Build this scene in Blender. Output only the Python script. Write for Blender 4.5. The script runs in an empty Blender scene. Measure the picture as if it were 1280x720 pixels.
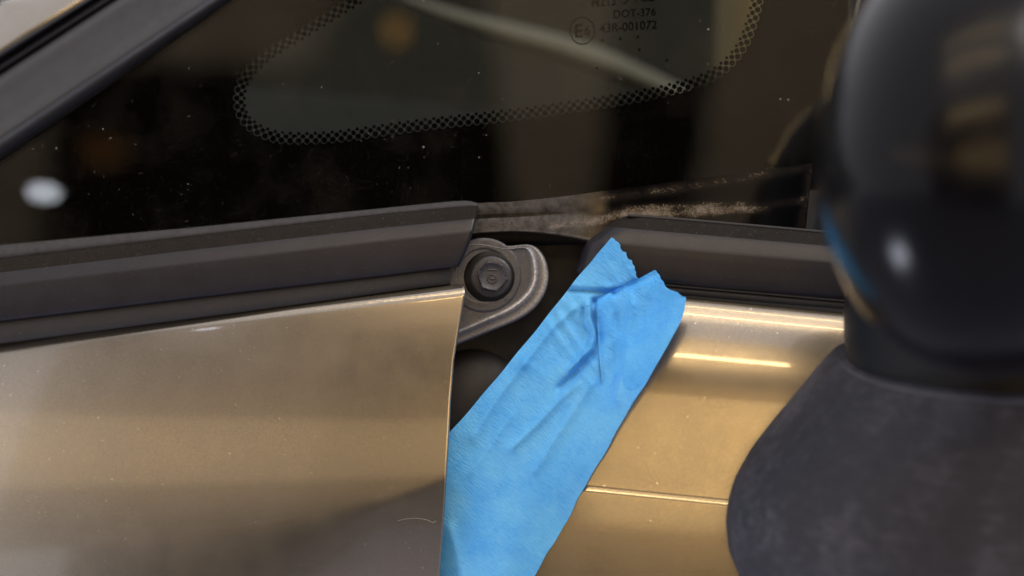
import bpy, bmesh, math, random
import numpy as np
from mathutils import Vector

rnd = random.Random(7)
scene = bpy.context.scene
R = math.radians

# ------------------------------------------------------------------ camera
K = 0.0003            # metres per photo pixel at the working distance
D = 0.90              # working distance
PITCH = R(8.0)        # the camera looks a little down at the car's side
AIM = Vector((0.0, 0.0, 0.95))
cp, sp = math.cos(PITCH), math.sin(PITCH)
CAM = Vector((0.0, -D * cp, 0.95 + D * sp))

cd = bpy.data.cameras.new("camera")
cam = bpy.data.objects.new("camera", cd)
scene.collection.objects.link(cam)
cam.location = CAM
cam.rotation_euler = (R(90) - PITCH, 0, 0)
cd.sensor_width = 36.0
cd.lens = 36.0 * D / (1280 * K)
cd.clip_start = 0.02
cd.clip_end = 100
cd.dof.use_dof = True
cd.dof.focus_distance = D + 0.006
cd.dof.aperture_fstop = 4.0
scene.camera = cam

# ------------------------------------------------------------------ world, lamps, exposure
world = bpy.data.worlds.new("World")
scene.world = world
world.use_nodes = True
bg = world.node_tree.nodes["Background"]
bg.inputs[0].default_value = (0.92, 0.90, 0.96, 1)
bg.inputs[1].default_value = 0.80
vs = scene.view_settings
vs.view_transform = 'Standard'
vs.look = 'None'
vs.exposure = 0.5
vs.gamma = 1.0
vs.use_curve_mapping = False

WARM = (1.0, 0.70, 0.34)
COOL = (0.82, 0.86, 1.0)


def area(name, loc, target, sx, sy, power, col):
    l = bpy.data.lights.new(name, 'AREA')
    l.shape = 'RECTANGLE'
    l.size, l.size_y, l.energy, l.color = sx, sy, power, col
    o = bpy.data.objects.new(name, l)
    scene.collection.objects.link(o)
    o.location = loc
    d = Vector(target) - Vector(loc)
    o.rotation_euler = d.to_track_quat('-Z', 'Y').to_euler()
    return o


def aim_dir(elev, head):
    """direction from the car out into the room: elevation above level, heading right of the camera"""
    e, h = R(elev), R(head)
    return Vector((math.sin(h) * math.cos(e), -math.cos(h) * math.cos(e), math.sin(e)))


# ceiling tubes (they show as the bright lines in the door paint)
for nm, el, dist, hd, ln, th, P in (
        ("tube_lamp_high", 66, 2.2, -3, 1.6, 0.014, 2.4),
        ("tube_lamp_upper", 53, 2.2, -3, 1.5, 0.018, 3.4),
        ("tube_lamp_middle", 29.5, 2.4, 1, 1.6, 0.042, 5.5)):
    area(nm, AIM + aim_dir(el, hd) * dist, AIM, ln, th, P, WARM)
# overhead light, then unseen fills added to tint and brighten surfaces
area("ceiling_light", AIM + aim_dir(58, 16) * 2.3, AIM, 2.4, 1.0, 7, (1.0, 0.80, 0.54))
area("warm_fill_door", AIM + aim_dir(9.5, 7) * 2.6, AIM, 1.6, 0.46, 5.4, (1.0, 0.65, 0.27))  # unseen lamp added to turn the door paint ochre
area("warm_fill_fender", AIM + aim_dir(8.5, -42) * 2.9, AIM, 3.4, 0.36, 2.9, (1.0, 0.70, 0.36))  # dimmer unseen lamp added for the fender's warm tone
area("wall_fill", Vector((-0.2, -2.3, 2.9)), Vector((-0.2, -3.2, 1.9)), 2.6, 0.2, 17, (1.0, 0.84, 0.60))  # added only to brighten the posts behind the camera
area("key_light", AIM + aim_dir(48, 62) * 2.3, AIM, 0.9, 0.9, 16, (1.0, 0.97, 0.94))  # unseen lamp added for contrast in the tape's folds
# small lamps mirrored in the window
spot_lamp = area("white_spot_lamp", Vector((-0.157, 0.03, 0.979)) + aim_dir(16.8, -23.1) * 0.36, Vector((-0.178, 0.03, 0.985)), 0.019, 0.012, 0.0034, COOL)  # lamp added to mirror as a white spot in the pane
spot_lamp.data.shape = 'ELLIPSE'
area("amber_lamp_near", AIM + aim_dir(18.9, -21.9) * 2.2, AIM, 0.06, 0.04, 0.0016, (1.0, 0.42, 0.10))
area("amber_lamp_far", AIM + aim_dir(24.6, -10.6) * 2.2, AIM, 0.024, 0.036, 0.0040, (1.0, 0.50, 0.10))
area("mirror_glint_fill", (-0.85, -0.25, 0.18), (0.12, -0.22, 0.97), 0.30, 0.22, 3.2, COOL)  # unseen low lamp added for the glint on the mirror shell


# ------------------------------------------------------------------ helpers
def P(px, py, d=0.0):
    """photo pixel + depth behind the focus plane (m) -> world point"""
    dist = D + d
    x = (px - 640) * K * dist / D
    z = (360 - py) * K * dist / D
    y = dist
    return (x, CAM.y + y * cp + z * sp, CAM.z - y * sp + z * cp)


def link(o):
    scene.collection.objects.link(o)
    return o


def world_of(o):
    v = Vector((0, 0, 0))
    while o is not None:
        v += o.location
        o = o.parent
    return v


def mesh_obj(name, verts, faces, mat, parent=None, smooth=True, attr=None, origin=None):
    vv = np.array([list(v) for v in verts], dtype=float)
    org = Vector(origin) if origin is not None else Vector(vv.mean(axis=0))
    me = bpy.data.meshes.new(name)
    me.from_pydata([tuple(v) for v in (vv - np.array(org))], [], faces)
    me.update()
    if smooth:
        me.polygons.foreach_set("use_smooth", [True] * len(me.polygons))
    if attr:
        for an, vals in attr.items():
            a = me.attributes.new(an, 'FLOAT', 'POINT')
            a.data.foreach_set("value", [float(q) for q in vals])
    if mat:
        me.materials.append(mat)
    o = link(bpy.data.objects.new(name, me))
    if parent is not None:
        o.parent = parent
        o.location = org - world_of(parent)
    else:
        o.location = org
    return o


def grid_obj(name, pts, mat, parent=None, attr=None, flip=False, closed_u=False, smooth=True, keep=None):
    """pts[r][c] = (px,py,d)"""
    nr, nc = len(pts), len(pts[0])
    verts = [P(*p) for row in pts for p in row]
    faces = []
    for r in range(nr - 1):
        for c in range(nc if closed_u else nc - 1):
            c2 = (c + 1) % nc
            if keep and not (keep(*pts[r][c]) or keep(*pts[r + 1][c2]) or keep(*pts[r][c2]) or keep(*pts[r + 1][c])):
                continue
            q = (r * nc + c, (r + 1) * nc + c, (r + 1) * nc + c2, r * nc + c2)
            faces.append(q[::-1] if flip else q)
    at = None
    if attr:
        at = {k: [fn(*p) for row in pts for p in row] for k, fn in attr.items()}
    return mesh_obj(name, verts, faces, mat, parent, smooth, at)


def interp(tab, x):
    return float(np.interp(x, [a for a, _ in tab], [b for _, b in tab]))


def smooth_path(pts, n):
    """Catmull-Rom through pts"""
    p = np.array(pts, float)
    p = np.vstack([2 * p[0] - p[1], p, 2 * p[-1] - p[-2]])
    out = []
    m = len(p) - 3
    for i in range(n):
        t = i / (n - 1) * m
        k = min(int(t), m - 1)
        t -= k
        a, b, c, e = p[k:k + 4]
        out.append(0.5 * ((2 * b) + (-a + c) * t + (2 * a - 5 * b + 4 * c - e) * t * t + (-a + 3 * b - 3 * c + e) * t ** 3))
    return np.array(out)


def lerp(a, b, t):
    return a + (b - a) * t


def seg_dist(x, y, poly):
    best = 1e9
    for (x0, y0), (x1, y1) in zip(poly, poly[1:]):
        dx, dy = x1 - x0, y1 - y0
        t = max(0, min(1, ((x - x0) * dx + (y - y0) * dy) / (dx * dx + dy * dy)))
        best = min(best, math.hypot(x - x0 - t * dx, y - y0 - t * dy))
    return best


def tag(o, label=None, cat=None, kind=None):
    if label:
        o["label"] = label
    if cat:
        o["category"] = cat
    if kind:
        o["kind"] = kind
    return o


# ------------------------------------------------------------------ materials
class NT:
    def __init__(self, name):
        self.m = bpy.data.materials.new(name)
        self.m.use_nodes = True
        self.t = self.m.node_tree
        self.b = self.t.nodes["Principled BSDF"]
        self.out = self.t.nodes["Material Output"]
        self._co = None

    def n(self, kind, **kw):
        nd = self.t.nodes.new(kind)
        for k, v in kw.items():
            if isinstance(v, bpy.types.NodeSocket):
                self.t.links.new(v, nd.inputs[k])
            elif k in nd.inputs:
                nd.inputs[k].default_value = v
            else:
                setattr(nd, k, v)
        return nd

    def l(self, a, b):
        self.t.links.new(a, b)

    def co(self, scale=(1, 1, 1), rot=(0, 0, 0)):
        tc = self.t.nodes.new('ShaderNodeTexCoord')
        mp = self.t.nodes.new('ShaderNodeMapping')
        mp.inputs['Scale'].default_value = scale
        mp.inputs['Rotation'].default_value = rot
        self.l(tc.outputs['Object'], mp.inputs['Vector'])
        return mp.outputs[0]

    def noise(self, scale, detail=4, rough=0.6, vec=None):
        nd = self.n('ShaderNodeTexNoise', Scale=scale, Detail=detail, Roughness=rough)
        self.l(vec if vec else self.co(), nd.inputs['Vector'])
        return nd.outputs['Fac']

    def ramp(self, fac, stops):
        nd = self.t.nodes.new('ShaderNodeValToRGB')
        while len(nd.color_ramp.elements) < len(stops):
            nd.color_ramp.elements.new(0.5)
        for e, (p, c) in zip(nd.color_ramp.elements, stops):
            e.position = p
            e.color = (*c, 1) if not isinstance(c, (int, float)) else (c, c, c, 1)
        self.l(fac, nd.inputs[0])
        return nd.outputs[0]

    def math(self, op, a, b=None, clamp=False):
        nd = self.t.nodes.new('ShaderNodeMath')
        nd.operation = op
        nd.use_clamp = clamp
        for i, v in enumerate((a, b)):
            if v is None:
                continue
            if isinstance(v, (int, float)):
                nd.inputs[i].default_value = v
            else:
                self.l(v, nd.inputs[i])
        return nd.outputs[0]

    def mix(self, fac, a, b):
        nd = self.t.nodes.new('ShaderNodeMix')
        nd.data_type = 'RGBA'
        for i, v in ((0, fac), (6, a), (7, b)):
            if isinstance(v, bpy.types.NodeSocket):
                self.l(v, nd.inputs[i])
            elif isinstance(v, (int, float)):
                nd.inputs[i].default_value = v
            else:
                nd.inputs[i].default_value = (*v, 1)
        return nd.outputs[2]

    def bump(self, height, strength, dist, target=None):
        nd = self.n('ShaderNodeBump', Strength=strength, Distance=dist)
        self.l(height, nd.inputs['Height'])
        self.l(nd.outputs[0], target or self.b.inputs['Normal'])
        return nd

    def attr(self, name):
        nd = self.t.nodes.new('ShaderNodeAttribute')
        nd.attribute_name = name
        return nd.outputs['Fac']

    def set(self, **kw):
        for k, v in kw.items():
            k = k.replace('_', ' ')
            s = self.b.inputs[k]
            if isinstance(v, bpy.types.NodeSocket):
                self.l(v, s)
            else:
                s.default_value = (*v, 1) if isinstance(v, tuple) and len(v) == 3 else v
        return self


def m_paint():
    m = NT("gold_metallic_paint")
    fl = m.n('ShaderNodeTexVoronoi', Scale=2100.0)
    m.l(m.co(), fl.inputs['Vector'])
    cloud = m.noise(60, 3)
    c = m.mix(m.math('MULTIPLY', fl.outputs['Color'], 0.45), (0.240, 0.216, 0.178), (0.36, 0.327, 0.275))
    c = m.mix(m.ramp(cloud, [(0.35, 0.0), (0.7, 0.25)]), c, (0.262, 0.238, 0.203))
    spk = m.ramp(m.noise(650, 1, 0.5), [(0.765, 0.0), (0.79, 0.55)])
    c = m.mix(spk, c, (0.62, 0.58, 0.52))
    m.set(Base_Color=c, Metallic=0.85, Roughness=m.ramp(cloud, [(0.3, 0.20), (0.7, 0.25)]), Coat_Weight=1.0, Coat_Roughness=0.02, Coat_IOR=1.5)
    peel = m.n('ShaderNodeBump', Strength=0.5, Distance=0.000008)
    m.l(m.noise(420, 2, 0.5), peel.inputs['Height'])
    m.l(peel.outputs[0], m.b.inputs['Coat Normal'])
    vm = m.n('ShaderNodeBump', Strength=0.10, Distance=0.00004)
    m.l(fl.outputs['Color'], vm.inputs['Height'])
    m.l(vm.outputs[0], m.b.inputs['Normal'])
    return m.m


def m_plastic(name, col, rough, bump_scale=3000, bump=0.15, dust=0.0, dustcol=(0.25, 0.21, 0.18), spec=0.5, coat=0.0):
    m = NT(name)
    f = m.noise(70, 5)
    c = m.mix(m.ramp(f, [(0.3, 0.0), (0.75, 1.0)]), tuple(x * 0.85 for x in col), tuple(x * 1.15 for x in col))
    if dust:
        sp = m.noise(1900, 2, 0.5)
        c = m.mix(m.math('MULTIPLY', m.ramp(sp, [(0.66, 0.0), (0.74, 1.0)]), dust), c, dustcol)
    r = m.ramp(m.noise(150, 4), [(0.3, rough * 0.88), (0.7, min(1, rough * 1.12))])
    m.set(Base_Color=c, Roughness=r, Specular_IOR_Level=spec, Coat_Weight=coat, Coat_Roughness=0.05)
    m.bump(m.noise(bump_scale, 2), bump, 0.0001)
    return m.m


def m_scuffed():
    m = NT("scuffed_textured_plastic")
    a = m.noise(28, 6, 0.7, m.co((1.0, 1.0, 0.7)))
    b = m.noise(210, 4, 0.6, m.co((0.5, 1.0, 1.8), (0, R(35), 0)))
    h = m.math('ADD', m.math('MULTIPLY', a, 0.75), m.math('MULTIPLY', b, 0.35))
    c = m.ramp(h, [(0.38, (0.011, 0.0115, 0.017)), (0.54, (0.019, 0.0195, 0.028)), (0.70, (0.050, 0.050, 0.065))])
    m.set(Base_Color=c, Roughness=0.62, Specular_IOR_Level=0.35)
    m.bump(m.noise(1300, 2), 0.5, 0.0002)
    return m.m


def m_dusty(name, col, rough, dustcol=(0.25, 0.205, 0.175), matte=(0.046, 0.041, 0.040)):
    """dark surface with a coat of dust where the 'dust' attribute says so, broken up by noise; 'matte' = dulled rubber"""
    m = NT(name)
    a = m.attr('dust')
    mt = m.attr('matte')
    streak = m.noise(200, 8, 0.8, m.co((0.30, 1.0, 1.7)))
    fine = m.noise(1500, 4, 0.75)
    h = m.math('ADD', m.math('MULTIPLY', streak, 0.9), m.math('MULTIPLY', fine, 1.3))
    h = m.math('SUBTRACT', h, 0.60)              # about 0.5 +- 0.35
    a = m.math('MULTIPLY', a, m.ramp(m.noise(75, 4, 0.65), [(0.32, 0.45), (0.62, 1.25)]))
    v = m.math('MULTIPLY', m.math('SUBTRACT', a, h), 1.35, True)
    mask = m.math('MAXIMUM', m.math('MULTIPLY', v, 0.9), m.math('MULTIPLY', m.math('MULTIPLY', a, a), 0.22), True)
    tone = m.mix(m.noise(600, 4, 0.7), tuple(x * 0.55 for x in dustcol), tuple(min(1, x * 1.3) for x in dustcol))
    blot = m.noise(330, 5, 0.7)
    base = m.mix(m.math('MULTIPLY', mt, m.ramp(blot, [(0.36, 0.08), (0.60, 1.0)])), col, matte)
    rr = m.mix(mt, (rough,) * 3, (0.75,) * 3)
    m.set(Base_Color=m.mix(mask, base, tone), Roughness=m.mix(mask, rr, (0.9, 0.9, 0.9)), Specular_IOR_Level=0.5)
    m.bump(m.math('ADD', m.math('MULTIPLY', mask, fine), m.math('MULTIPLY', m.math('MULTIPLY', mt, blot), 0.8)), 0.6, 0.0003)
    return m.m


def m_glass():
    m = NT("tinted_window_glass")
    t = m.t
    for nd in [m.b]:
        t.nodes.remove(nd)
    tr = m.n('ShaderNodeBsdfTransparent')
    tr.inputs[0].default_value = (0.78, 0.80, 0.74, 1)
    gl = m.n('ShaderNodeBsdfGlossy')
    gl.inputs['Roughness'].default_value = 0.01
    fr = m.n('ShaderNodeFresnel', IOR=1.5)
    mx = m.n('ShaderNodeMixShader')
    m.l(fr.outputs[0], mx.inputs[0])
    m.l(tr.outputs[0], mx.inputs[1])
    m.l(gl.outputs[0], mx.inputs[2])
    # dust specks lying on the pane
    vo = m.n('ShaderNodeTexVoronoi', Scale=330.0, Randomness=1.0)
    m.l(m.co(), vo.inputs['Vector'])
    size = m.n('ShaderNodeTexVoronoi', Scale=230.0)
    m.l(m.co(), size.inputs['Vector'])
    sep = m.n('ShaderNodeSeparateColor')
    m.l(vo.outputs['Color'], sep.inputs[0])
    rad = m.math('MULTIPLY', m.math('POWER', sep.outputs[0], 10.0), 0.12)
    rad = m.math('MULTIPLY', rad, m.ramp(m.noise(22, 4, 0.6), [(0.36, 0.55), (0.60, 1.3)]))
    speck = m.math('LESS_THAN', vo.outputs['Distance'], rad)
    film = m.ramp(m.noise(35, 6, 0.7), [(0.45, 0.001), (0.75, 0.010)])
    fine = m.ramp(m.noise(1500, 2), [(0.69, 0.0), (0.78, 0.22)])
    fac = m.math('MAXIMUM', m.math('MULTIPLY', speck, 0.34), m.math('MAXIMUM', film, fine), True)
    df = m.n('ShaderNodeBsdfDiffuse')
    df.inputs[0].default_value = (0.5, 0.46, 0.42, 1)
    m2 = m.n('ShaderNodeMixShader')
    m.l(fac, m2.inputs[0])
    m.l(mx.outputs[0], m2.inputs[1])
    m.l(df.outputs[0], m2.inputs[2])
    m.l(m2.outputs[0], m.out.inputs[0])
    return m.m


def m_tape(name="blue_crepe_paper_tape", c0=(0.056, 0.385, 0.95), c1=(0.125, 0.51, 0.99), c2=(0.24, 0.61, 0.97)):
    m = NT(name)
    # crepe runs across the strip; strip axis leans about 34 degrees off vertical
    v = m.co((1.0, 1.0, 1.0), (0, R(-35), 0))
    cre = m.n('ShaderNodeTexNoise', Scale=1000.0, Detail=3.0, Roughness=0.6)
    mp = m.n('ShaderNodeMapping')
    mp.inputs['Scale'].default_value = (0.28, 1, 1.7)
    m.l(v, mp.inputs[0])
    m.l(mp.outputs[0], cre.inputs['Vector'])
    blot = m.noise(55, 5, 0.65)
    dirt = m.noise(240, 5, 0.7)
    c = m.mix(m.ramp(blot, [(0.36, 0.0), (0.62, 1.0)]), c0, c1)
    c = m.mix(m.ramp(dirt, [(0.60, 0.0), (0.80, 0.35)]), c, (0.09, 0.17, 0.30))
    c = m.mix(m.ramp(cre.outputs['Fac'], [(0.3, 0.0), (0.7, 0.30)]), c, c2)
    m.set(Base_Color=c, Roughness=0.62, Specular_IOR_Level=0.35)
    tl = m.n('ShaderNodeBsdfTranslucent')
    m.l(c, tl.inputs[0])
    ms = m.n('ShaderNodeMixShader')
    ms.inputs[0].default_value = 0.18
    m.l(m.b.outputs[0], ms.inputs[1])
    m.l(tl.outputs[0], ms.inputs[2])
    m.l(ms.outputs[0], m.out.inputs[0])
    h = m.math('ADD', m.math('MULTIPLY', cre.outputs['Fac'], 0.9), m.math('MULTIPLY', m.noise(160, 4), 0.6))
    m.bump(h, 1.0, 0.0005)
    return m.m


def m_metal(name, col, rough, metallic=0.6, bump=0.25):
    m = NT(name)
    f = m.noise(900, 3)
    c = m.mix(f, tuple(x * 0.8 for x in col), tuple(x * 1.2 for x in col))
    sp = m.noise(2600, 1)
    c = m.mix(m.ramp(sp, [(0.66, 0.0), (0.74, 0.4)]), c, (0.3, 0.28, 0.27))
    w = m.math('MULTIPLY', m.attr('painted_glint'), m.ramp(m.noise(1300, 4, 0.7), [(0.35, 0.35), (0.6, 1.0)]))  # attribute paints the bevel ridges paler in place of highlights
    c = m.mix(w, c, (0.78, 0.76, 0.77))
    dirt = m.noise(140, 5, 0.7)
    c = m.mix(m.ramp(dirt, [(0.58, 0.0), (0.8, 0.25)]), c, (0.085, 0.068, 0.055))
    gr = m.noise(420, 6, 0.75)
    c = m.mix(m.ramp(gr, [(0.28, 0.5), (0.44, 0.0)]), c, (0.016, 0.014, 0.013))
    m.set(Base_Color=c, Metallic=metallic, Roughness=m.ramp(gr, [(0.3, min(1, rough + 0.25)), (0.6, rough)]))
    m.bump(m.noise(1500, 4), bump * 1.6, 0.00014)
    return m.m


def m_flat(name, col, rough=0.8, **kw):
    m = NT(name)
    f = m.noise(12, 5)
    m.set(Base_Color=m.mix(f, tuple(x * 0.8 for x in col), tuple(x * 1.2 for x in col)), Roughness=rough, **kw)
    return m.m


M = dict(
    paint=m_paint(),
    trim=m_plastic("satin_black_trim", (0.0135, 0.0135, 0.019), 0.33, dust=0.15, spec=0.30),
    lip=m_plastic("dull_grey_rubber", (0.018, 0.0175, 0.020), 0.6, dust=0.2, spec=0.35),
    rubber=m_plastic("black_rubber", (0.006, 0.0065, 0.010), 0.5, spec=0.18),
    pillar=m_plastic("grey_pillar_plastic", (0.018, 0.0175, 0.0195), 0.55, spec=0.4),
    mirror_shell=m_plastic("gloss_black_plastic", (0.003, 0.003, 0.004), 0.21, bump=0.02, spec=0.15),
    mirror_base=m_scuffed(),
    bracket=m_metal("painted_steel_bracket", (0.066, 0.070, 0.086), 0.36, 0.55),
    bolt=m_metal("dark_steel_bolt", (0.052, 0.053, 0.064), 0.38, 0.6),
    rim=m_plastic("pale_glint_rim_plastic", (0.060, 0.060, 0.072), 0.5),  # paler colour stands in for light caught along the rim
    dull=m_plastic("dull_black_rubber", (0.011, 0.0095, 0.0085), 0.75, dust=0.3, spec=0.15),
    neck=m_plastic("matt_black_plastic", (0.004, 0.004, 0.005), 0.45, spec=0.2),
    inner=m_plastic("dark_inner_body", (0.020, 0.018, 0.0195), 0.6, 600, 0.3, dust=0.12, spec=0.35),
    frit=m_flat("black_ceramic_print", (0.0015, 0.0015, 0.0020), 0.6, Specular_IOR_Level=0.0),
    print=m_flat("black_glass_print", (0.003, 0.003, 0.003), 0.7, Specular_IOR_Level=0.0),
    corner=m_dusty("dusty_black_gloss", (0.0012, 0.0012, 0.0014), 0.06),
    cowl=m_dusty("dusty_black_rubber", (0.016, 0.016, 0.020), 0.6, (0.06, 0.06, 0.068), (0.030, 0.031, 0.038)),
    glass=m_glass(),
    tape=m_tape(),
    tape_double=m_tape("doubled_blue_paper_tape", (0.046, 0.37, 0.95), (0.105, 0.485, 0.99), (0.20, 0.58, 0.97)),
    dash=m_plastic("dark_grained_dashboard", (0.0055, 0.0058, 0.0056), 0.8, 500, 0.8, spec=0.12),
    cabin=m_flat("olive_cabin_lining", (0.011, 0.010, 0.006), 0.9),
    pale=m_flat("pale_cabin_trim", (0.085, 0.082, 0.07), 0.6),
    beige=m_flat("beige_cabin_panel", (0.12, 0.095, 0.045), 0.7),
    wall=m_flat("brown_workshop_wall", (0.24, 0.19, 0.14), 0.9),
    dark_wall=m_flat("dark_workshop_wall", (0.006, 0.006, 0.008), 0.9, Specular_IOR_Level=0.1),
    scratch=m_flat("pale_scratched_lacquer", (0.24, 0.22, 0.21), 0.5),
    floor=m_flat("grey_concrete_floor", (0.24, 0.25, 0.33), 0.8),
)

# ------------------------------------------------------------------ the place the paint and glass mirror
def slab(name, x0, x1, y0, y1, z0, z1, mat, parent=None):
    v = [(x, y, z) for z in (z0, z1) for y in (y0, y1) for x in (x0, x1)]
    f = [(0, 2, 3, 1), (4, 5, 7, 6), (0, 1, 5, 4), (2, 6, 7, 3), (0, 4, 6, 2), (1, 3, 7, 5)]
    return mesh_obj(name, v, f, mat, parent, smooth=False)


tag(slab("floor", -4, 4, -4.2, 1.6, -0.1, 0.0, M['floor']), kind="structure")

wall = tag(slab("workshop_wall", -2.4, 1.7, -3.60, -3.50, 0.0, 3.1, M['dark_wall']), kind="structure")


def post(x0b, x1b, x0t, x1t, zb, zt):
    def ext(a, b, z):
        return a + (b - a) * (z - 1.98) / 0.41
    v = []
    for z in (zb, zt):
        for y in (-3.26, -3.20):
            v += [(ext(x0b, x0t, z), y, z), (ext(x1b, x1t, z), y, z)]
    mesh_obj("wall_post", v, [(0, 2, 3, 1), (4, 5, 7, 6), (0, 1, 5, 4), (2, 6, 7, 3), (0, 4, 6, 2), (1, 3, 7, 5)], M['wall'], wall, smooth=False)


post(-0.32, -0.153, -0.368, -0.113, 0.9, 3.2)
post(0.053, 1.5, 0.113, 1.5, 0.9, 3.2)
post(-2.6, -1.31, -2.6, -1.31, 0.9, 2.3)
post(-2.6, -0.95, -2.6, -0.72, 2.30, 3.2)

# ------------------------------------------------------------------ the car
car = link(bpy.data.objects.new("car", None))
car.location = (0, 0.25, 0)
tag(car, "gold metallic car seen close up where front fender, quarter window and door meet", "car")


# ---- front fender
def fy_top(x):
    return 424 - 0.121 * x


FX = [(340, 573), (352, 577), (358, 581), (366, 582), (400, 576), (450, 568), (500, 564), (540, 562), (640, 556), (720, 550), (800, 545)]


def fender_d(x, y):
    q = max(0.0, 580 - x)
    z = (560 - y - 0.121 * (x - 300)) * K
    yc = interp([(-200, 800), (240, 705), (340, 674), (420, 648), (500, 621), (562, 597), (600, 583)], x)
    k = min(1, max(0, (x - 230) / 240))
    w = lerp(22, 2.0, k)
    u = (y - yc) / w
    sp_ = u if u > 30 else math.log1p(math.exp(u)) if u > -30 else 0.0
    return 0.020 * (q / 700) + 0.017 * (q / 700) ** 2 + 0.060 * z + 1.0 * z * z + 0.13 * K * w * sp_ * k


def roll(dist, r):
    if dist >= r:
        return 0.0
    a = (r - dist) / r
    return r * K * (1 - math.sqrt(max(0, 1 - a * a)))


def build_fender():
    ss = [0, 0.2, 0.35] + [0.45 + 0.55 * (1 - (1 - i / 66) ** 1.5) for i in range(65)] + [0.9975, 0.9986, 0.9993, 0.9997, 1.0]
    ts = [0, .0008, .002, .004, .007, .011, .016, .022, .03, .04] + [0.05 + 0.95 * i / 170 for i in range(1, 171)]
    rows = []
    for t in ts:
        row = []
        for s in ss:
            xs = lerp(-700, 581, s)
            y = lerp(fy_top(xs), 800, t)
            xr = interp(FX, y)
            x = lerp(-700, xr, s)
            d = fender_d(x, y) + roll(y - fy_top(xs), 15) + roll(xr - x, 3)
            row.append((x, y, d))
        x, y, d = row[-1]
        row += [(x - 0.6, y, d + 0.0015), (x - 3, y, d + 0.006), (x - 8, y + 1, d + 0.014)]
        rows.append(row)
    top = rows[0]
    rows = [[(x, y + 8, d + 0.014) for x, y, d in top], [(x, y + 1.2, d + 0.003) for x, y, d in top]] + rows
    return grid_obj("fender", rows, M['paint'], car)


fender = build_fender()
V = []
for i, (x, y) in enumerate(smooth_path([(497, 651), (508, 648.5), (522, 648), (534, 650), (541, 653), (545, 651)], 30)):
    w = 0.22 + 0.5 * math.sin(i * 0.9) ** 2 * (i / 30) ** 2
    for k in (-w, w):
        V.append(P(x, y + k, fender_d(x, y) - 0.00008))
mesh_obj("paint_scratch", V, [(2 * i, 2 * i + 2, 2 * i + 3, 2 * i + 1) for i in range(29)], M['scratch'], fender)


# ---- strip moulding on top of the fender
def f_face_top(x):
    return interp([(-700, 399), (0, 324), (240, 296), (480, 268), (600, 257)], x)


def f_face_bot(x):
    return interp([(-700, 487), (0, 402), (240, 373), (480, 345), (600, 330)], x)


def mould_d(x):
    """depth of the moulding along the fender: it keeps close to the pane"""
    return interp([(-700, 0.058), (-200, 0.0225), (0, 0.0150), (200, 0.0090), (400, 0.0042), (580, 0.0), (620, -0.001)], x) + 0.0045


TRIM_PROFILE = [(0.0, 9), (0.0, 6.6), (0.015, 5.8), (0.1, 4.5), (0.2, 3.1), (0.215, 2.9), (0.23, 2.65), (0.31, 1.75), (0.395, 0.85), (0.415, 0.66), (0.435, 0.55),
                (0.46, 0.50), (0.6, 0.6), (0.75, 0.78), (0.92, 1.05), (0.95, 1.15), (0.975, 1.5), (0.99, 2.0), (1.0, 2.8), (1.0, 8)]


def build_fender_trim():
    rows = []
    for f, d in TRIM_PROFILE:
        f = min(1, max(0, f))
        xe = 597 - 4 * f - 20 * f * f
        row = []
        for s in [i / 60 for i in range(60)] + [0.991, 0.996, 0.998, 1.0]:
            x = lerp(-700, xe, s)
            y = lerp(f_face_top(x), f_face_bot(x), f)
            row.append((x, y, mould_d(x) - 0.0005 + d / 1000 + roll(xe - x, 5)))
        x, y, dd = row[-1]
        row += [(x - 0.5, y, dd + 0.002), (x - 5, y, dd + 0.012)]
        rows.append(row)
    o = grid_obj("window_moulding", rows[5:], M['trim'], car)
    grid_obj("upper_lip", rows[:6], M['dull'], o)
    return o


f_trim = build_fender_trim()

rows = []
for f, d in ((0, 9), (0.02, 4.4), (0.12, 3.6), (0.35, 3.2), (0.7, 3.2), (0.92, 3.4), (1.0, 4.2), (1.02, 12)):
    row = []
    for s in range(31):
        x = lerp(-700, 563, s / 30)
        y0 = f_face_bot(x) - 4
        y1 = fy_top(x) - interp([(-700, -6), (0, -5), (300, -2.5), (563, 1.0)], x)
        row.append((x, lerp(y0, y1, f), mould_d(x) + d / 1000))
    x, y, d2 = row[-1]
    row.append((x - 1, y, d2 + 0.012))
    rows.append(row)
grid_obj("lower_lip", rows, M['lip'], f_trim)


# ---- quarter window
def glass_d(x, y):
    return 0.0185 + (250 - y) * K * 0.070 + (600 - x) * K * 0.050 + ((x - 600) * K) ** 2 * 0.05 + ((y - 100) * K) ** 2 * 0.08


def below_pillar(x, y, d=0):
    return y > 190 - 0.69 * x


def build_glass():
    ys = [lerp(-70, 330, i / 20) for i in range(21)]
    gx = [[lerp(max(-170, (190 - y * 0.95) / 0.69), 1064, i / 40) for i in range(41)] for y in ys]
    nx, ny = 41, len(ys)
    def low(x, y):     # the pane ends just below the seal line
        b = 326 - 0.085 * x
        return -70 + (y + 70) * (b + 70) / 400

    front = [P(x, low(x, y), glass_d(x, low(x, y))) for r, y in enumerate(ys) for x in gx[r]]
    back = [P(x, low(x, y), glass_d(x, low(x, y)) + 0.0032) for r, y in enumerate(ys) for x in gx[r]]
    n = nx * ny
    faces = []
    for r in range(ny - 1):
        for c in range(nx - 1):
            a = r * nx + c
            faces.append((a, a + nx, a + nx + 1, a + 1))
            faces.append((n + a, n + a + 1, n + a + nx + 1, n + a + nx))
    o = mesh_obj("quarter_glass", front + back, faces, M['glass'], car)
    return o


glass = build_glass()

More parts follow.
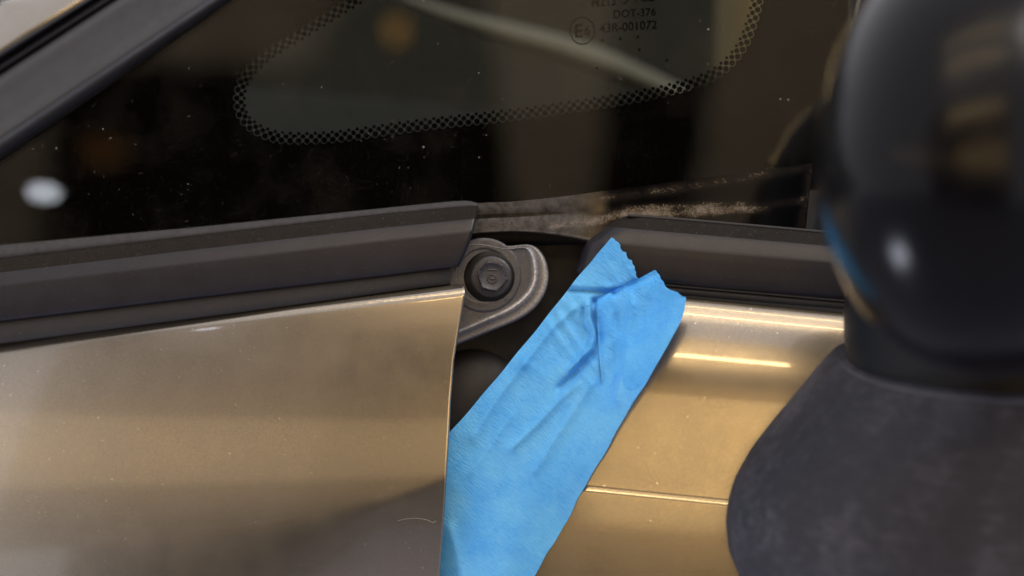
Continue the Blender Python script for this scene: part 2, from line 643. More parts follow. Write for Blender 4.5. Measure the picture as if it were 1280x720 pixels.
# inner edge of the printed border, clockwise in the photo from top left round the bottom to top right
path = smooth_path([(560, -62), (500, -36), (440, -1), (385, 33), (338, 62), (309, 88), (297, 114), (298, 140), (310, 158),
                    (334, 171), (362, 176), (420, 174), (530, 159), (640, 147), (720, 136), (790, 125), (846, 113), (886, 100),
                    (912, 82), (932, 56), (944, 24), (951, -8), (956, -62)], 3000)
seg = np.hypot(*(np.diff(path, axis=0).T))
cum = np.concatenate([[0], np.cumsum(seg)])
TOT = cum[-1]
PITCH_DOT = TOT / round(TOT / 10.7)


def along(s):
    s = min(max(s, 0.01), TOT - 0.01)
    x = np.interp(s, cum, path[:, 0])
    y = np.interp(s, cum, path[:, 1])
    a = np.array([np.interp(s + 1, cum, path[:, 0]) - np.interp(s - 1, cum, path[:, 0]),
                  np.interp(s + 1, cum, path[:, 1]) - np.interp(s - 1, cum, path[:, 1])])
    a /= np.linalg.norm(a) + 1e-9
    # outward normal (away from the clear pane): path runs down the left side, then right along the bottom
    nrm = np.array([-a[1], a[0]])
    return np.array([x, y]), nrm


def build_frit():
    inner, outer = [], []
    cx, cy = 620, 20
    step = 1.07
    nn = int(TOT / step)
    for i in range(nn + 1):
        s = i * TOT / nn
        p, nm = along(s)
        ds = abs((s % PITCH_DOT) - PITCH_DOT / 2)
        ds = PITCH_DOT / 2 - ds          # distance to nearest dot centre of the outer row
        e = max(1.4, math.sqrt(max(0, 4.7 ** 2 - ds ** 2)))
        q = p + nm * e
        inner.append(q)
        # outer boundary on a rectangle
        dx, dy = q[0] - cx, q[1] - cy
        k = min(abs((1060 - cx) / dx) if dx > 0 else abs((-165 - cx) / dx) if dx < 0 else 9e9,
                abs((325 - cy) / dy) if dy > 0 else abs((-68 - cy) / dy) if dy < 0 else 9e9)
        den = dy + 0.69 * dx          # stop at the pillar line y = 188 - 0.69 x
        if den < 0:
            k = min(k, max(1.0, (188 - cy - 0.69 * cx) / den))
        den = dy + 0.085 * dx         # and at the lower edge of the pane
        if den > 0:
            k = min(k, (324 - cy - 0.085 * cx) / den)
        outer.append(np.array([cx + dx * k, cy + dy * k]))
    rows = []
    for f in (0, 0.02, 0.1, 0.25, 0.5, 0.75, 1.0):
        rows.append([(lerp(a[0], b[0], f), lerp(a[1], b[1], f)) for a, b in zip(inner, outer)])
    rows = [[(x, y, glass_d(x, y) + 0.0036) for x, y in r] for r in rows]
    o = grid_obj("printed_border", rows, M['frit'], glass, flip=True, smooth=False)
    # halftone dots
    V, F = [], []

    def disc(x, y, r, n=12):
        b = len(V)
        d = glass_d(x, y) + 0.0036
        V.append(P(x, y, d))
        for j in range(n):
            a = 2 * math.pi * j / n
            V.append(P(x + r * math.cos(a), y + r * math.sin(a), d))
        for j in range(n):
            F.append((b, b + 1 + j, b + 1 + (j + 1) % n))

    k = 0
    while k * PITCH_DOT < TOT:
        for off, ds, r in ((0.0, 0.0, 3.7), (-5.4, 0.5, 3.15), (-9.3, 0.0, 2.1)):
            p, nm = along((k + ds) * PITCH_DOT)
            q = p + nm * off
            disc(q[0], q[1], r)
        k += 1
    tag(mesh_obj("halftone_dots", V, F, M['frit'], glass, smooth=False), kind="stuff")


build_frit()


def glass_text(s, x, y, h, width, ang):
    """letters printed on the pane: left end of the baseline at photo pixel x,y"""
    cu = bpy.data.curves.new("glass_marking", 'FONT')
    cu.body = s
    cu.size = 1.0
    cu.resolution_u = 3
    cu.offset = 0.012
    tmp = bpy.data.objects.new("glass_marking_tmp", cu)
    scene.collection.objects.link(tmp)
    dg = bpy.context.evaluated_depsgraph_get()
    me = tmp.evaluated_get(dg).to_mesh()
    vs_ = [tuple(v.co) for v in me.vertices]
    fs = [tuple(p.vertices) for p in me.polygons]
    tmp.evaluated_get(dg).to_mesh_clear()
    bpy.data.objects.remove(tmp)
    bpy.data.curves.remove(cu)
    x0, x1 = min(v[0] for v in vs_), max(v[0] for v in vs_)
    y0, y1 = min(v[1] for v in vs_), max(v[1] for v in vs_)
    ca, sa = math.cos(R(ang)), math.sin(R(ang))
    out = []
    for vx, vy, _ in vs_:
        u = (vx - x0) / (x1 - x0) * width
        w = (vy - y0) / (y1 - y0) * h
        X, Y = x + u * ca - w * sa * 0.2, y - u * sa - w * ca
        out.append(P(X, Y, glass_d(X, Y) + 0.0034))
    return mesh_obj("glass_marking", out, fs, M['print'], glass, smooth=False)


glass_text("M213", 739.5, 9.0, 11.5, 30.5, 4)
glass_text("5", 778.5, 5.0, 11.5, 6.5, 4)
glass_text("AS2", 793.5, 3.2, 11.5, 24, 4)
glass_text("DOT-376", 767, 23.0, 10.0, 53, 4)
glass_text("43R-001072", 749.5, 41.3, 11.2, 72, 4.2)
glass_text("E", 719.0, 47.5, 17.0, 9.5, 4)
glass_text("6", 731.0, 44.0, 11.5, 6.5, 4)
V, F = [], []
for j in range(40):
    a = 2 * math.pi * j / 40
    for r in (14.6, 15.9):
        X, Y = 727.8 + r * math.cos(a), 38.6 + r * 1.10 * math.sin(a)
        V.append(P(X, Y, glass_d(X, Y) + 0.0034))
for j in range(40):
    a, b = 2 * j, 2 * ((j + 1) % 40)
    F.append((a, a + 1, b + 1, b))
mesh_obj("approval_ring", V, F, M['print'], glass, smooth=False)
for (x, y) in ((753, 50.7), (775.5, 48.4), (797.3, 46.2), (799, 62.2), (833.5, 75.3), (746, 85)):
    V = [P(x, y, glass_d(x, y) + 0.0034)] + [P(x + 1.7 * math.cos(j * .6283), y + 1.9 * math.sin(j * .6283), glass_d(x, y) + 0.0034) for j in range(10)]
    mesh_obj("print_dot", V, [(0, 1 + j, 1 + (j + 1) % 10) for j in range(10)], M['print'], glass, smooth=False)


# ---- rubber seal under the pane
def seal_dust(x, y, d):
    return 0.30 + 0.10 * math.sin(x * 0.013)


rows = []
for f, dd in ((-0.1, 3), (0.0, 0.6), (0.25, -0.4), (0.6, -1.2), (0.9, -1.0), (1.3, 2.0)):
    row = []
    for i in range(90):
        x = lerp(-140, 597, i / 89)
        t = interp([(-140, 319), (0, 307), (240, 285), (480, 260.5), (560, 252.5), (585, 251), (604, 256)], x)
        b = f_face_top(x) + 1.5
        row.append((x, lerp(t, b, f), glass_d(x, t) - 0.0012 + dd / 1000))
    rows.append(row)
grid_obj("glass_seal", rows, M['cowl'], car, attr={'dust': seal_dust, 'matte': lambda x, y, d: 0.9})

# ---- black corner panel below the pane (dusty), running from the seal to the door
TOPC = smooth_path([(560, 262), (598, 254), (640, 252), (700, 246), (760, 238), (850, 226), (940, 214), (1016, 204)], 150)
BOTC = smooth_path([(560, 297), (598, 292), (650, 290), (700, 295), (740, 304), (800, 318), (900, 318), (1004, 318)], 150)


def corner_dust(x, y, d):
    v = 0.0
    # grey film on the left part
    if x < 770:
        k = 1 - max(0, (x - 690) / 80)
        v = max(v, k * (0.18 + 0.26 * max(0, min(1, (y - 264) / 18))))
    for poly, w, amp in (
            ([(700, 262), (745, 250), (790, 243), (860, 233), (930, 222), (1010, 210)], 7, 0.42),
            ([(690, 284), (735, 277), (775, 268), (840, 268), (900, 262), (955, 259)], 8, 0.74),
            ([(780, 262), (850, 260), (900, 257), (945, 256)], 6, 0.55),
            ([(860, 284), (905, 276), (935, 272)], 4, 0.35),
            ([(955, 257), (1004, 250)], 6, 0.45),
            ([(1013, 206), (1010, 245), (1001, 288)], 7, 0.40)):
        q = seg_dist(x, y, poly) / w
        v = max(v, amp * math.exp(-q * q * 0.8))
    return v


rows = []
for f, dd in [(i / 30, 0) for i in range(0, 29)] + [(0.97, -0.0004), (0.985, 0.0001), (1.0, 0.0016), (1.02, 0.010)]:
    row = []
    for a, b in zip(TOPC, BOTC):
        x = lerp(a[0], b[0], f)
        y = lerp(a[1], b[1], f)
        hump = 0.0009 * math.exp(-((f - 0.45) / 0.14) ** 2) * max(0, min(1, (760 - x) / 60))
        row.append((x, y, glass_d(x, y) - 0.0007 + hump + dd))
    x, y, d = row[-1]
    rows.append(row)
corner = grid_obj("corner_panel", rows, M['corner'], car, attr={'dust': corner_dust, 'matte': lambda x, y, d: max(0, min(1, (765 - x) / 70))})

# ---- windscreen pillar in the top left corner
def diag(name, ln, mat, parent):
    """rows: (y at x=0, x at y=0, depth mm)"""
    prof = smooth_path(ln, 8 * (len(ln) - 1) + 1)
    rows = []
    for y0, x0, d in prof:
        row = []
        for i in range(25):
            u = lerp(-0.75, 1.55, i / 24)
            row.append((x0 * u, y0 * (1 - u), d / 1000 + 0.004 * (u - 0.5) ** 2))
        rows.append(row)
    return grid_obj(name, rows, mat, parent)


pillar = diag("windscreen_pillar", [(78, 120, 82), (64, 102, 74), (30, 48, 80), (-20, -32, 94), (-120, -190, 130), (-260, -400, 200)], M['paint'], car)
diag("pillar_trim", [(176, 265, 42), (172, 260, 34), (150, 228, 42), (125, 190, 50), (104, 160, 56), (95, 147, 66), (92, 142, 80)], M['pillar'], pillar)
diag("pillar_seal", [(207, 298, 40), (199, 289, 28), (190, 278, 24.5), (180, 268, 25), (173, 260, 32), (168, 254, 44)], M['rubber'], pillar)
diag("roof_gutter_seal", [(98, 150, 80), (93, 144, 70), (84, 131, 68), (79, 123, 72), (74, 117, 69), (67, 109, 69), (62, 102, 78)], M['rubber'], pillar)

# ---- the hollow behind the gap: hinge pillar, bracket, washer, bolt, rounded boss
rows = []
for i in range(16):
    y = lerp(262, 830, i / 15)
    row = []
    for j in range(20):
        x = lerp(470, 830, j / 19)
        row.append((x, y, 0.034 + 0.004 * math.sin((x - 560) * 0.012) + 0.012 * max(0, (y - 450) / 380)))
    rows.append(row)
inner = grid_obj("hinge_pillar", rows, M['inner'], car)

# ledge below the corner panel
rows = []
for f, d in ((0, 0.021), (0.3, 0.0205), (0.6, 0.021), (0.85, 0.0225), (1, 0.026), (1.1, 0.034)):
    rows.append([(lerp(556, 742, i / 30), interp([(556, 292), (650, 289), (700, 294), (742, 304)], lerp(556, 742, i / 30)) - 4 +
                  f * interp([(556, 24), (650, 20), (690, 16), (742, 6)], lerp(556, 742, i / 30)), d) for i in range(31)])
grid_obj("upper_ledge", rows, M['dull'], inner)

# bracket: flat face with a wide bevelled edge
outl = smooth_path([(548, 312), (590, 300), (632, 307), (660, 305.5), (674, 312), (683, 327), (686, 346), (682, 365), (672, 382),
                    (657, 395), (640, 404), (618, 413), (596, 422), (570, 432), (548, 440)], 110)
innr = smooth_path([(548, 318), (590, 306), (632, 311.5), (654, 310), (661, 315), (666, 328), (667, 345), (663, 359), (655, 370),
                    (643, 380), (630, 388), (612, 396), (594, 404), (570, 414), (548, 422)], 110)
cen = (550, 370)
rows = []
for f, d in ((0.0, 14.5), (0.5, 14.5), (0.9, 14.5), (0.97, 14.5)):
    rows.append([(lerp(cen[0], q[0], f), lerp(cen[1], q[1], f), d / 1000) for q in innr])
for f, d in ((0.0, 14.35), (0.06, 14.0), (0.12, 13.95), (0.2, 14.25), (0.35, 14.9), (0.55, 15.1), (0.72, 15.0), (0.82, 15.1), (0.9, 15.8), (0.96, 17.2), (1.0, 20.0), (0.99, 30)):
    rows.append([(lerp(a[0], b[0], f), lerp(a[1], b[1], f), d / 1000) for a, b in zip(innr, outl)])
_ro = [0, 0, 0, 0, .3, .9, 1, .5, .15, .15, .4, .8, 1, .6, .1, 0]  # row strengths of the highlight painted along the bevel
_glint = [_ro[r] * (0.35 + 0.65 * math.sin(math.pi * min(1, max(0, (c - 25) / 65)))) for r in range(len(rows)) for c in range(len(rows[0]))]
_wi = iter(_glint)
bracket = grid_obj("hinge_bracket", rows, M['bracket'], car, flip=True, attr={'painted_glint': lambda x, y, d: next(_wi)})


def ring_stack(name, cx, cy, prof, mat, parent, n=64, sides=None, rot=0.0, sx=1.0):
    """lathe along the viewing depth: prof = (radius px, depth mm)"""
    rows = []
    for r, d in prof:
        row = []
        for j in range(n):
            a = 2 * math.pi * j / n + rot
            rr = r
            if sides and r > 17.5:
                w = math.pi / sides
                b = (2 * math.pi * j / n) % (2 * w) - w
                rr = r * math.cos(w) / math.cos(b)
            row.append((cx + rr * math.cos(a) * sx, cy + rr * math.sin(a), d / 1000))
        rows.append(row)
    return grid_obj(name, rows, mat, parent, closed_u=True, flip=True)


ring_stack("washer", 605, 344, [(20, 16.5), (31.5, 16.5), (32.3, 14.6), (33.5, 14.1), (36, 14.2), (43, 14.15), (45.8, 14.2), (46.5, 14.4), (46.8, 15.5)], M['bracket'], bracket)
ring_stack("painted_recess_shade", 612, 346, [(20, 14.05), (31.0, 14.05), (32.2, 14.4)], M['neck'], bracket)  # flat dark ring: the shade round the bolt is put into its colour
bolt = ring_stack("mounting_bolt", 614, 346, [(10, 13.4), (23, 13.5), (25.5, 13.8), (26.3, 14.3), (26.5, 16.5)], M['bolt'], car)
ring_stack("hex_head", 615.5, 345.5, [(20.6, 13), (20.8, 9.6), (20.2, 9.0), (18.4, 8.7), (17.2, 8.75), (16.4, 9.15), (9.0, 9.2), (0.1, 9.2)],
           M['bolt'], bolt, n=72, sides=6, rot=R(12), sx=0.97)
ring_stack("grade_mark", 615.3, 348.5, [(4.2, 9.5), (4.4, 8.95), (5.3, 8.75), (6.2, 8.95), (6.4, 9.5)], M['bolt'], bolt, n=32)
for nm, x0, x1, y in (("dash_mark", 609.5, 621.5, 337.3), ("bar_mark", 612.2, 618.6, 348.3)):
    rows = [[(x0, y - 1.1, .0095), (x1, y - 1.1, .0095)], [(x0, y - .8, .0088), (x1, y - .8, .0088)],
            [(x0, y + .8, .0088), (x1, y + .8, .0088)], [(x0, y + 1.1, .0095), (x1, y + 1.1, .0095)]]
    grid_obj(nm, rows, M['bolt'], bolt)

# rounded boss lower in the gap
rows = []
for i in range(14):
    a = i / 13 * math.pi / 2
    rows.append([(592 + 68 * math.sin(a) * math.cos(b), 508 + 72 * math.sin(a) * math.sin(b), 0.022 + 0.013 * (1 - math.cos(a) ** 0.7))
                 for b in [2 * math.pi * j / 40 for j in range(40)]])
grid_obj("rounded_boss", rows, M['inner'], inner, closed_u=True, flip=True)


# ---- door
def door_v(x, y):
    return y - 0.10 * (x - 850)


DV = [(300, 48), (372, 40), (378, 33), (384, 27), (391, 23), (402, 17.5), (425, 13.5), (447, 11.4), (462, 8.6), (480, 5.8), (500, 4.3), (560, 2.8), (606, 2.3), (617, 3.4), (619.5, 11.5), (620.5, 12.6), (625.5, 13.8),
      (626.2, 7), (627, 3.2), (629, 2.6), (640, 2.2), (760, 0.8), (860, -2)]
_vs = np.arange(860, 299, -0.5)
_sl = np.tan(np.radians([interp(DV, v) for v in _vs]))
_dd = np.concatenate([[0], np.cumsum((_sl[:-1] + _sl[1:]) * 0.25 * K)])
_dd -= np.interp(-376.0, -_vs, _dd) - 0.0068


def door_d(x, y):
    v = door_v(x, y)
    q = (x - 800) * K
    return float(np.interp(-v, -_vs, _dd)) - 0.112 * q


def door_edge(y):
    """front edge of the door (under the tape)"""
    return interp([(330, 776), (400, 752), (500, 710), (600, 668), (720, 622), (820, 590)], y)


ROT_TOP = 371     # v of the upper edge


def build_door():
    rows = []
    vsamp = [ROT_TOP + a for a in (0, 1, 2, 3, 4.5, 6, 8, 10, 12, 14, 16, 18, 20, 22.5, 25, 28, 32, 36, 40)] + [ROT_TOP + 40 + 5 * i for i in range(1, 41)] + [611 + a for a in (2, 4, 6, 7.5, 9, 10, 11, 12, 13, 14, 15, 16, 17, 18, 19, 20, 22, 24, 27, 30, 35)] + [650 + 10 * i for i in range(1, 20)]
    ss = [0, .0015, .004, .008, .014, .022] + [0.03 + 0.97 * i / 44 for i in range(45)]
    for v in vsamp:
        row = []
        for s in ss:
            xe = door_edge(v - 10)
            x = lerp(xe, 1420, s)
            y = v + 0.10 * (x - 850)
            row.append((x, y, door_d(x, y) + roll(x - xe, 7)))
        x, y, d = row[0]
        row = [(x + 8, y, d + 0.014), (x + 1, y, d + 0.003)] + row
        rows.append(row)
    top = rows[0]
    rows = [[(x, y + 6, d + 0.012) for x, y, d in top]] + rows
    return grid_obj("door", rows, M['paint'], car)


door = build_door()


def d_top(x):
    return interp([(700, 262), (785, 269), (860, 275), (1030, 290), (1200, 304), (1400, 320)], x)


def d_bot(x):
    return interp([(700, 340), (840, 356), (1045, 374), (1400, 404)], x)


def trim_d(x):
    return door_d(x, 376 + 0.1 * (x - 850)) - 0.0035


DTRIM = [(0.0, 10), (0.0, 7.2), (0.012, 6.4), (0.08, 5.3), (0.185, 3.6), (0.205, 3.25), (0.225, 2.9), (0.32, 1.75), (0.425, 0.75), (0.45, 0.55), (0.475, 0.46),
         (0.6, 0.55), (0.75, 0.75), (0.92, 1.0), (0.955, 1.15), (0.98, 1.6), (1.0, 2.6), (1.0, 8)]
rows = []
for f, d in DTRIM:
    f = min(1, max(0, f))
    row = []
    xe = 786 - 50 * min(1, f / 0.5) ** 0.6 - 26 * max(0, f - 0.3)
    for s in [0, .002, .005, .01, .016, .024, .034, .046, .06, .08] + [0.1 + 0.9 * i / 30 for i in range(31)]:
        x = lerp(xe, 1400, s)
        y = lerp(d_top(x), d_bot(x), f)
        row.append((x, y, trim_d(x) + d / 1000 + roll(x - xe, 26)))
    x, y, dd = row[0]
    row = [(x + 3, y, dd + 0.010)] + row
    rows.append(row)
belt = grid_obj("belt_moulding", rows[5:], M['trim'], door)
grid_obj("upper_lip", rows[:6], M['dull'], belt)
# thin wiper lip standing on top of the belt moulding
rows = []
for f, d in ((0, 9.5), (0.0, 6.6), (0.35, 6.2), (0.8, 6.2), (1.0, 6.6), (1.15, 10)):
    rows.append([(lerp(785, 1400, i / 30), d_top(lerp(785, 1400, i / 30)) - 2.0 + 4.2 * f, trim_d(lerp(785, 1400, i / 30)) + d / 1000) for i in range(31)])
grid_obj("wiper_lip", rows, M['lip'], belt)
rows = []
for f, d in ((0, 8), (0.04, 3.8), (0.15, 3.0), (0.45, 2.6), (0.8, 2.8), (0.95, 3.4), (1.05, 9)):
    row = []
    for i in range(31):
        x = lerp(745, 1400, i / 30)
        row.append((x, d_bot(x) + 2 + 10 * f, trim_d(x) + d / 1000 + 0.0004))
    rows.append(row)
grid_obj("lower_lip", rows, M['lip'], belt)

# dark window frame behind the mirror
rows = []
for f, d in ((0, .020), (.1, .0150), (.3, .0135), (.6, .0145), (1, .024)):
    rows.append([(interp([(-60, 1080), (60, 1062), (200, 1026), (250, 1022), (300, 1010)], lerp(-60, 300, i / 20)) + 90 * f, lerp(-60, 300, i / 20),
                  d + (250 - lerp(-60, 300, i / 20)) * K * 0.10) for i in range(21)])
grid_obj("window_frame", rows, M['rubber'], door)
# chrome-like edge strip of the frame
rows = []
for f, d in ((0, .0165), (.2, .0145), (.8, .0145), (1, .0165)):
    rows.append([(lerp(1077, 1055, i / 10) + 5 * f, lerp(-30, 82, i / 10), d + (250 - lerp(-30, 82, i / 10)) * K * 0.10 - 0.0022) for i in range(11)])
grid_obj("edge_strip", rows, M['pale'], door)

# ---- door mirror
def mirror_shell():
    rows = []
    n, m = 48, 72
    for i in range(n + 1):
        th = math.pi * i / n
        row = []
        for j in range(m):
            ph = 2 * math.pi * j / m
            sx = math.sin(th) * math.cos(ph)
            sd = math.sin(th) * math.sin(ph)
            sy = -math.cos(th)
            f = lambda q, e: math.copysign(abs(q) ** e, q)
            row.append((1236 + 222 * f(sx, 0.94) - 0.10 * min(0, 300 * sy) + 6 * max(0, sy), 190 + (300 if sy < 0 else 284) * f(sy, 0.96), -0.160 - 0.070 * f(sd, 0.9)))
        rows.append(row)
    return grid_obj("door_mirror", rows, M['mirror_shell'], car, closed_u=True, flip=False)


mirror = mirror_shell()
BX = [(428, 1050), (436, 1042), (455, 1024), (480, 1004), (520, 970), (560, 939), (600, 917), (630, 909), (655, 907), (680, 910), (720, 926), (780, 968), (840, 1030)]
rows = []
ylev = [428, 429, 431, 434, 440, 448, 458] + [470 + 14 * i for i in range(27)]
for k, y in enumerate(ylev):
    xl = interp(BX, y)
    row = []
    for j in range(80):
        a = 2 * math.pi * j / 80
        cxx = 1330
        sh = [0.94, 0.975, 0.99, 0.998][k] if k < 4 else 1
        row.append((cxx - (cxx - xl) * sh * math.cos(a), y + 66 * max(0, math.sin(a)) ** 0.8 - 10 * max(0, -math.sin(a)), -0.035 - 0.085 * math.sin(a) * sh))
    rows.append(row)
rows = [[(lerp(1330, x, 0.2), y + 2, d) for x, y, d in rows[0]], [(lerp(1330, x, 0.8), y + 2, d) for x, y, d in rows[0]]] + rows
grid_obj("mirror_base", rows, M['mirror_base'], mirror, closed_u=True)
rows = []
for j in range(9):
    b = 2 * math.pi * j / 8
    rows.append([(1330 - (1330 - 1046) * math.cos(a) - 2.0 * math.cos(b) * math.cos(a), 437 + 66 * max(0, math.sin(a)) ** 0.8 + 3.0 * math.sin(b),
                  -0.035 - 0.085 * math.sin(a) - 0.0011 * math.cos(b)) for a in [lerp(0.12, 2.2, i / 50) for i in range(51)]])
grid_obj("base_rim", rows, M['rim'], mirror)
rows = []
for y in (330, 360, 390, 420, 445, 470):
    xl = 1062 - 8 * math.sin((y - 330) / 140 * math.pi)
    rows.append([(1320 - (1320 - xl) * math.cos(2 * math.pi * j / 60), y + 55 * max(0, math.sin(2 * math.pi * j / 60)),
                  -0.045 - 0.065 * math.sin(2 * math.pi * j / 60)) for j in range(60)])
grid_obj("mirror_neck", rows, M['neck'], mirror, closed_u=True)

# ---- cabin seen through the pane
rows = []
for i in range(14):
    t = i / 13
    rows.append([(lerp(120, 1050, j / 24), lerp(240, interp([(120, 98), (300, 108), (420, 116), (560, 131), (700, 150), (1050, 190)], lerp(120, 1050, j / 24)), t) ,
                  0.055 + 0.30 * t + 0.01 * math.sin(t * 7)) for j in range(25)])
rows.append([(x, y + 6, d + 0.05) for x, y, d in rows[-1]])
grid_obj("dashboard", rows, M['dash'], car)
rows = []
for i in range(10):
    rows.append([(lerp(-900, 2200, j / 20), lerp(-500, 700, i / 9), 1.25 + 0.1 * math.sin(j * 0.4) + 0.03 * i) for j in range(21)])
grid_obj("cabin_lining", rows, M['cabin'], car)
# pale trim edge sweeping down to the right inside
pth = smooth_path([(470, -20), (540, 12), (620, 38), (700, 60), (780, 88), (860, 124), (930, 160)], 40)
rows = []
for j in range(16):
    b = 2 * math.pi * j / 16
    rows.append([(q[0] + 13 * math.cos(b) * 0.5, q[1] + interp([(0, 6), (14, 16), (24, 20), (39, 12)], i) * math.cos(b), 0.33 + 0.012 * math.sin(b)) for i, q in enumerate(pth)])
rows.append(rows[0])
grid_obj("cabin_pillar_trim", rows, M['pale'], car)
rows = [[(lerp(895, 985, j / 8), lerp(-80, 86, i / 10) + 8 * math.sin(j / 8 * 3.14), 0.30 + 0.02 * ((j - 4) / 4) ** 2 + 0.002 * i) for j in range(9)] for i in range(11)]
grid_obj("cabin_panel", rows, M['beige'], car)


# ------------------------------------------------------------------ blue masking tape
def tape_base(x, y):
    """depth of what the strip is stuck to"""
    return min(door_d(x, y), trim_d(x) - 0.0003)


Lp = smooth_path([(765, 296), (727, 340), (681, 400), (622, 470), (563, 540), (500, 613), (430, 700), (370, 775)], 120)
Rp = smooth_path([(857, 372), (850, 402), (815, 465), (776, 530), (735, 602), (702, 662), (668, 720), (620, 800)], 120)
LIFT = [  # rows along the strip (fraction); mm in front of the door at 0.3, 0.7 and 1.0 of the width
    (0.00, (0.8, 3.0, 14.0)),
    (0.15, (0.6, 5.0, 17.0)),
    (0.32, (0.8, 4.0, 15.0)),
    (0.48, (0.8, 1.6, 8.0)),
    (0.62, (0.8, 0.7, 1.5)),
    (0.70, (0.8, 0.6, 0.5)),
    (0.85, (0.7, 0.5, 0.4)),
    (1.00, (0.7, 0.5, 0.4))]

CREASES = [  # polyline, width px, height mm (towards the viewer)
    ([(690, 362), (735, 364), (768, 366)], 3.2, -1.3),
    ([(684, 356), (730, 358), (770, 359)], 5, 0.45),
    ([(744, 376), (772, 364), (800, 351)], 4, -1.2),
    ([(735, 380), (736, 400), (742, 415), (738, 435), (712, 462)], 4.5, 1.8),
    ([(742, 378), (744, 402), (748, 420), (744, 440), (722, 464), (700, 484)], 4.0, -1.5),
    ([(730, 385), (728, 405), (737, 420)], 3, -1.0),
    ([(750, 400), (751, 440), (752, 480)], 4.5, -1.0),
    ([(722, 480), (700, 500), (672, 530), (640, 560)], 6, 1.0),
    ([(655, 455), (620, 500), (592, 545)], 8, 0.9),
    ([(640, 520), (612, 560), (590, 590)], 6, 0.35),
    ([(790, 380), (784, 440), (770, 500)], 8, 0.9),
    ([(770, 395), (768, 440), (762, 500)], 7, -0.8),
    ([(740, 480), (700, 540), (668, 590)], 8, 0.7),
    ([(718, 385), (690, 410), (655, 455)], 6, 0.9),
    ([(562, 660), (570, 690), (580, 725)], 7, 0.8),
    ([(630, 640), (615, 690), (605, 730)], 14, 0.4),
]


def crease(x, y):
    """x, y arrays -> mm"""
    h = np.zeros_like(x)
    for poly, w, amp in CREASES:
        best = np.full_like(x, 1e9)
        for (x0, y0), (x1, y1) in zip(poly, poly[1:]):
            dx, dy = x1 - x0, y1 - y0
            t = np.clip(((x - x0) * dx + (y - y0) * dy) / (dx * dx + dy * dy), 0, 1)
            best = np.minimum(best, np.hypot(x - x0 - t * dx, y - y0 - t * dy))
        h += 1.9 * amp * np.exp(-np.abs(best / w) ** 1.35)
    return h


_rs = np.random.RandomState(5)
_LAT = _rs.uniform(-1, 1, (64, 64))


def vnoise(x, y):
    xi, yi = np.floor(x).astype(int), np.floor(y).astype(int)
    fx, fy = x - xi, y - yi
    fx, fy = fx * fx * (3 - 2 * fx), fy * fy * (3 - 2 * fy)
    g = lambda a, b: _LAT[a % 64, b % 64]
    return (g(xi, yi) * (1 - fx) + g(xi + 1, yi) * fx) * (1 - fy) + (g(xi, yi + 1) * (1 - fx) + g(xi + 1, yi + 1) * fx) * fy


def crumple(x, y):
    """fine crumples in mm: ridged, strongest where the paper is bunched"""
    amp = 0.16 + 0.8 * np.exp(-((x - 735) ** 2 + (y - 430) ** 2) / 70.0 ** 2) + 0.25 * np.exp(-((x - 780) ** 2 + (y - 330) ** 2) / 40.0 ** 2)
    u = x * 0.82 + y * -0.57      # across the strip
    w = x * 0.57 + y * 0.82
    r = 1 - np.abs(vnoise(u / 17 + 3, w / 46 + 9)) * 2
    r2 = 1 - np.abs(vnoise(u / 8 + 31, w / 15 + 2)) * 2
    return amp * (0.8 * r + 0.35 * r2) + 0.25 * vnoise(u / 40, w / 60)


def jag(u, seed):
    r2 = random.Random(seed)
    vals = [r2.uniform(-1, 1) for _ in range(40)]
    k = u * 30
    i = int(k) % 39
    return lerp(vals[i], vals[i + 1], k - int(k)) * 2.1


TT = smooth_path([(765, 296), (774, 305), (783, 318), (791, 331), (796, 344), (801, 358), (812, 370), (835, 376), (857, 372)], 80)
U120, U80, U40 = np.linspace(0, 1, 120), np.linspace(0, 1, 80), np.linspace(0, 1, 40)


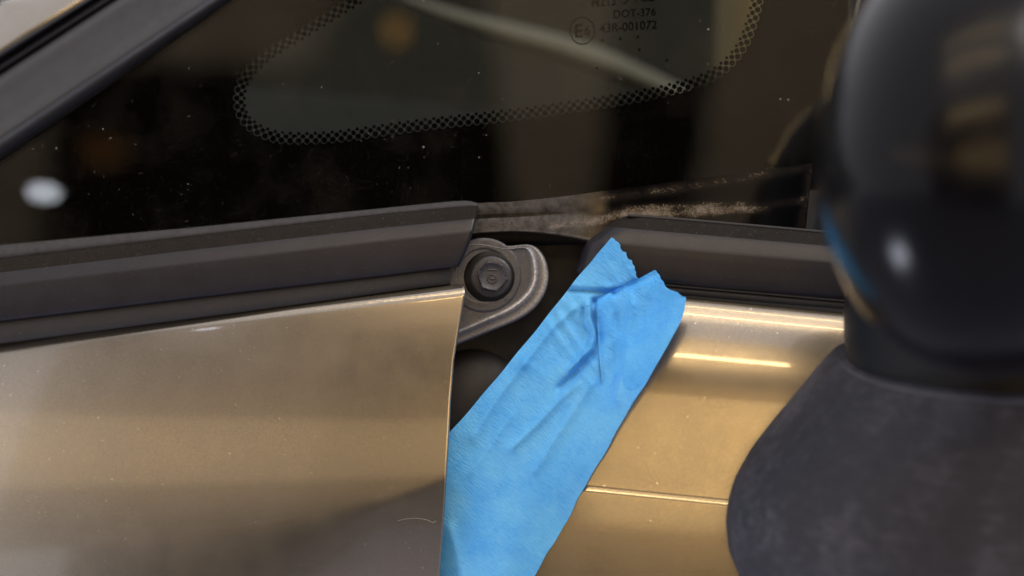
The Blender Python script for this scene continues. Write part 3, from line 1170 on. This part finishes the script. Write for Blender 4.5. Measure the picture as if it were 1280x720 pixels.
def build_tape():
    ns, nt = 190, 90
    XY = np.zeros((ns, nt, 2))
    for i in range(ns):
        s = i / (ns - 1)
        l = np.array([np.interp(s, U120, Lp[:, c]) for c in (0, 1)])
        r = np.array([np.interp(s, U120, Rp[:, c]) for c in (0, 1)])
        w = math.exp(-(s / 0.10) ** 1.2)
        for j in range(nt):
            t = j / (nt - 1)
            top = np.array([np.interp(t, U80, TT[:, c]) for c in (0, 1)])
            p = l * (1 - t) + r * t + (top - (Lp[0] * (1 - t) + Rp[0] * t)) * w
            wob = (0.7 * math.sin(s * 17) + 0.35 * math.sin(s * 61 + 1)) * (1 - t) - (0.7 * math.sin(s * 31 + 2) + 0.4 * math.sin(s * 73)) * t
            p = p + np.array([0.82, 0.57]) * wob * min(1, s * 12)
            if i == 0:
                p = p + np.array([0.75, -0.6]) * jag(t, 3)
            XY[i, j] = p
    A = np.zeros((ns, nt))
    TC = [0.3, 0.7, 1.0]
    for i in range(ns):
        s = i / (ns - 1)
        lf = [float(np.interp(s, [a for a, _ in LIFT], [b[c] for _, b in LIFT])) / 1000 for c in range(3)]
        for j in range(nt):
            t = j / (nt - 1)
            x, y = XY[i, j]
            xe = door_edge(y) + 3
            if x >= xe:
                A[i, j] = tape_base(x, y) - float(np.interp(t, TC, lf))
            else:      # spans the gap and tucks in behind the fender's edge
                de = tape_base(xe, y) - lf[0]
                u = (xe - x) / (xe - 566)
                A[i, j] = de + (max(fender_d(560, y), de) + 0.0065 - de) * u ** 0.9
    for _ in range(25):   # the paper bends smoothly
        Q = np.pad(A, 1, mode='reflect', reflect_type='odd')
        A = (Q[:-2, 1:-1] + Q[2:, 1:-1] + Q[1:-1, :-2] + Q[1:-1, 2:] + 2 * A) / 6
    A = A - crease(XY[..., 0], XY[..., 1]) / 1000 - crumple(XY[..., 0], XY[..., 1]) / 1000 - 0.0007
    rows = [[(XY[i, j, 0], XY[i, j, 1], A[i, j]) for j in range(nt)] for i in range(ns)]
    return grid_obj("masking_tape", rows, M['tape'], None), XY.reshape(-1, 2), A.reshape(-1)


tape, TXY, TD = build_tape()
tag(tape, "strip of torn blue masking tape stuck over the door's front edge", "tape")


def tape_depth_at(x, y):
    q = (TXY[:, 0] - x) ** 2 + (TXY[:, 1] - y) ** 2
    k = np.argpartition(q, 6)[:6]
    w = 1 / (q[k] + 0.3)
    return float((TD[k] * w).sum() / w.sum())


def build_flap():
    TF = smooth_path([(746, 374), (770, 362), (795, 350), (818, 337.5)], 40)[:-1]
    TF2 = smooth_path([(818, 337.5), (824, 345), (830, 354), (840, 363), (849, 367), (858, 371)], 24)
    top = np.vstack([TF, TF2])
    BL = smooth_path([(746, 374), (746.5, 400), (748, 430), (752, 476), (756, 510)], 40)
    BR = smooth_path([(858, 371), (850.5, 402), (815.5, 465), (798, 494), (787, 512)], 40)
    nt = len(top)
    rows = []
    for i in range(50):
        s = i / 49
        l = np.array([np.interp(s, U40, BL[:, c]) for c in (0, 1)])
        r = np.array([np.interp(s, U40, BR[:, c]) for c in (0, 1)])
        row = []
        for j in range(nt):
            t = j / (nt - 1)
            lin = top[0] * (1 - t) + top[-1] * t
            p = l * (1 - t) + r * t + (top[j] - lin) * (1 - s) ** 1.5
            if i == 0 and j > 39:
                p = p + np.array([0.8, -0.7]) * jag(t, 9)
            off = 4.6 * (1 - s) ** 1.3 * (1 - 0.80 * t) - 0.15 + 0.5 * math.sin(t * 9 + s * 2) * (1 - s) * s * 2 - 1.2 * s ** 4
            off += 0.5 * float(crumple(np.array([p[0] + 300]), np.array([p[1] + 100]))[0] + 0.5 * vnoise(np.array([p[0] / 22]), np.array([p[1] / 30]))[0]) * min(1, (1 - s) * 3)
            row.append((p[0], p[1], tape_depth_at(p[0], p[1]) - off / 1000))
        rows.append(row)
    return grid_obj("folded_flap", rows, M['tape_double'], tape)


build_flap()
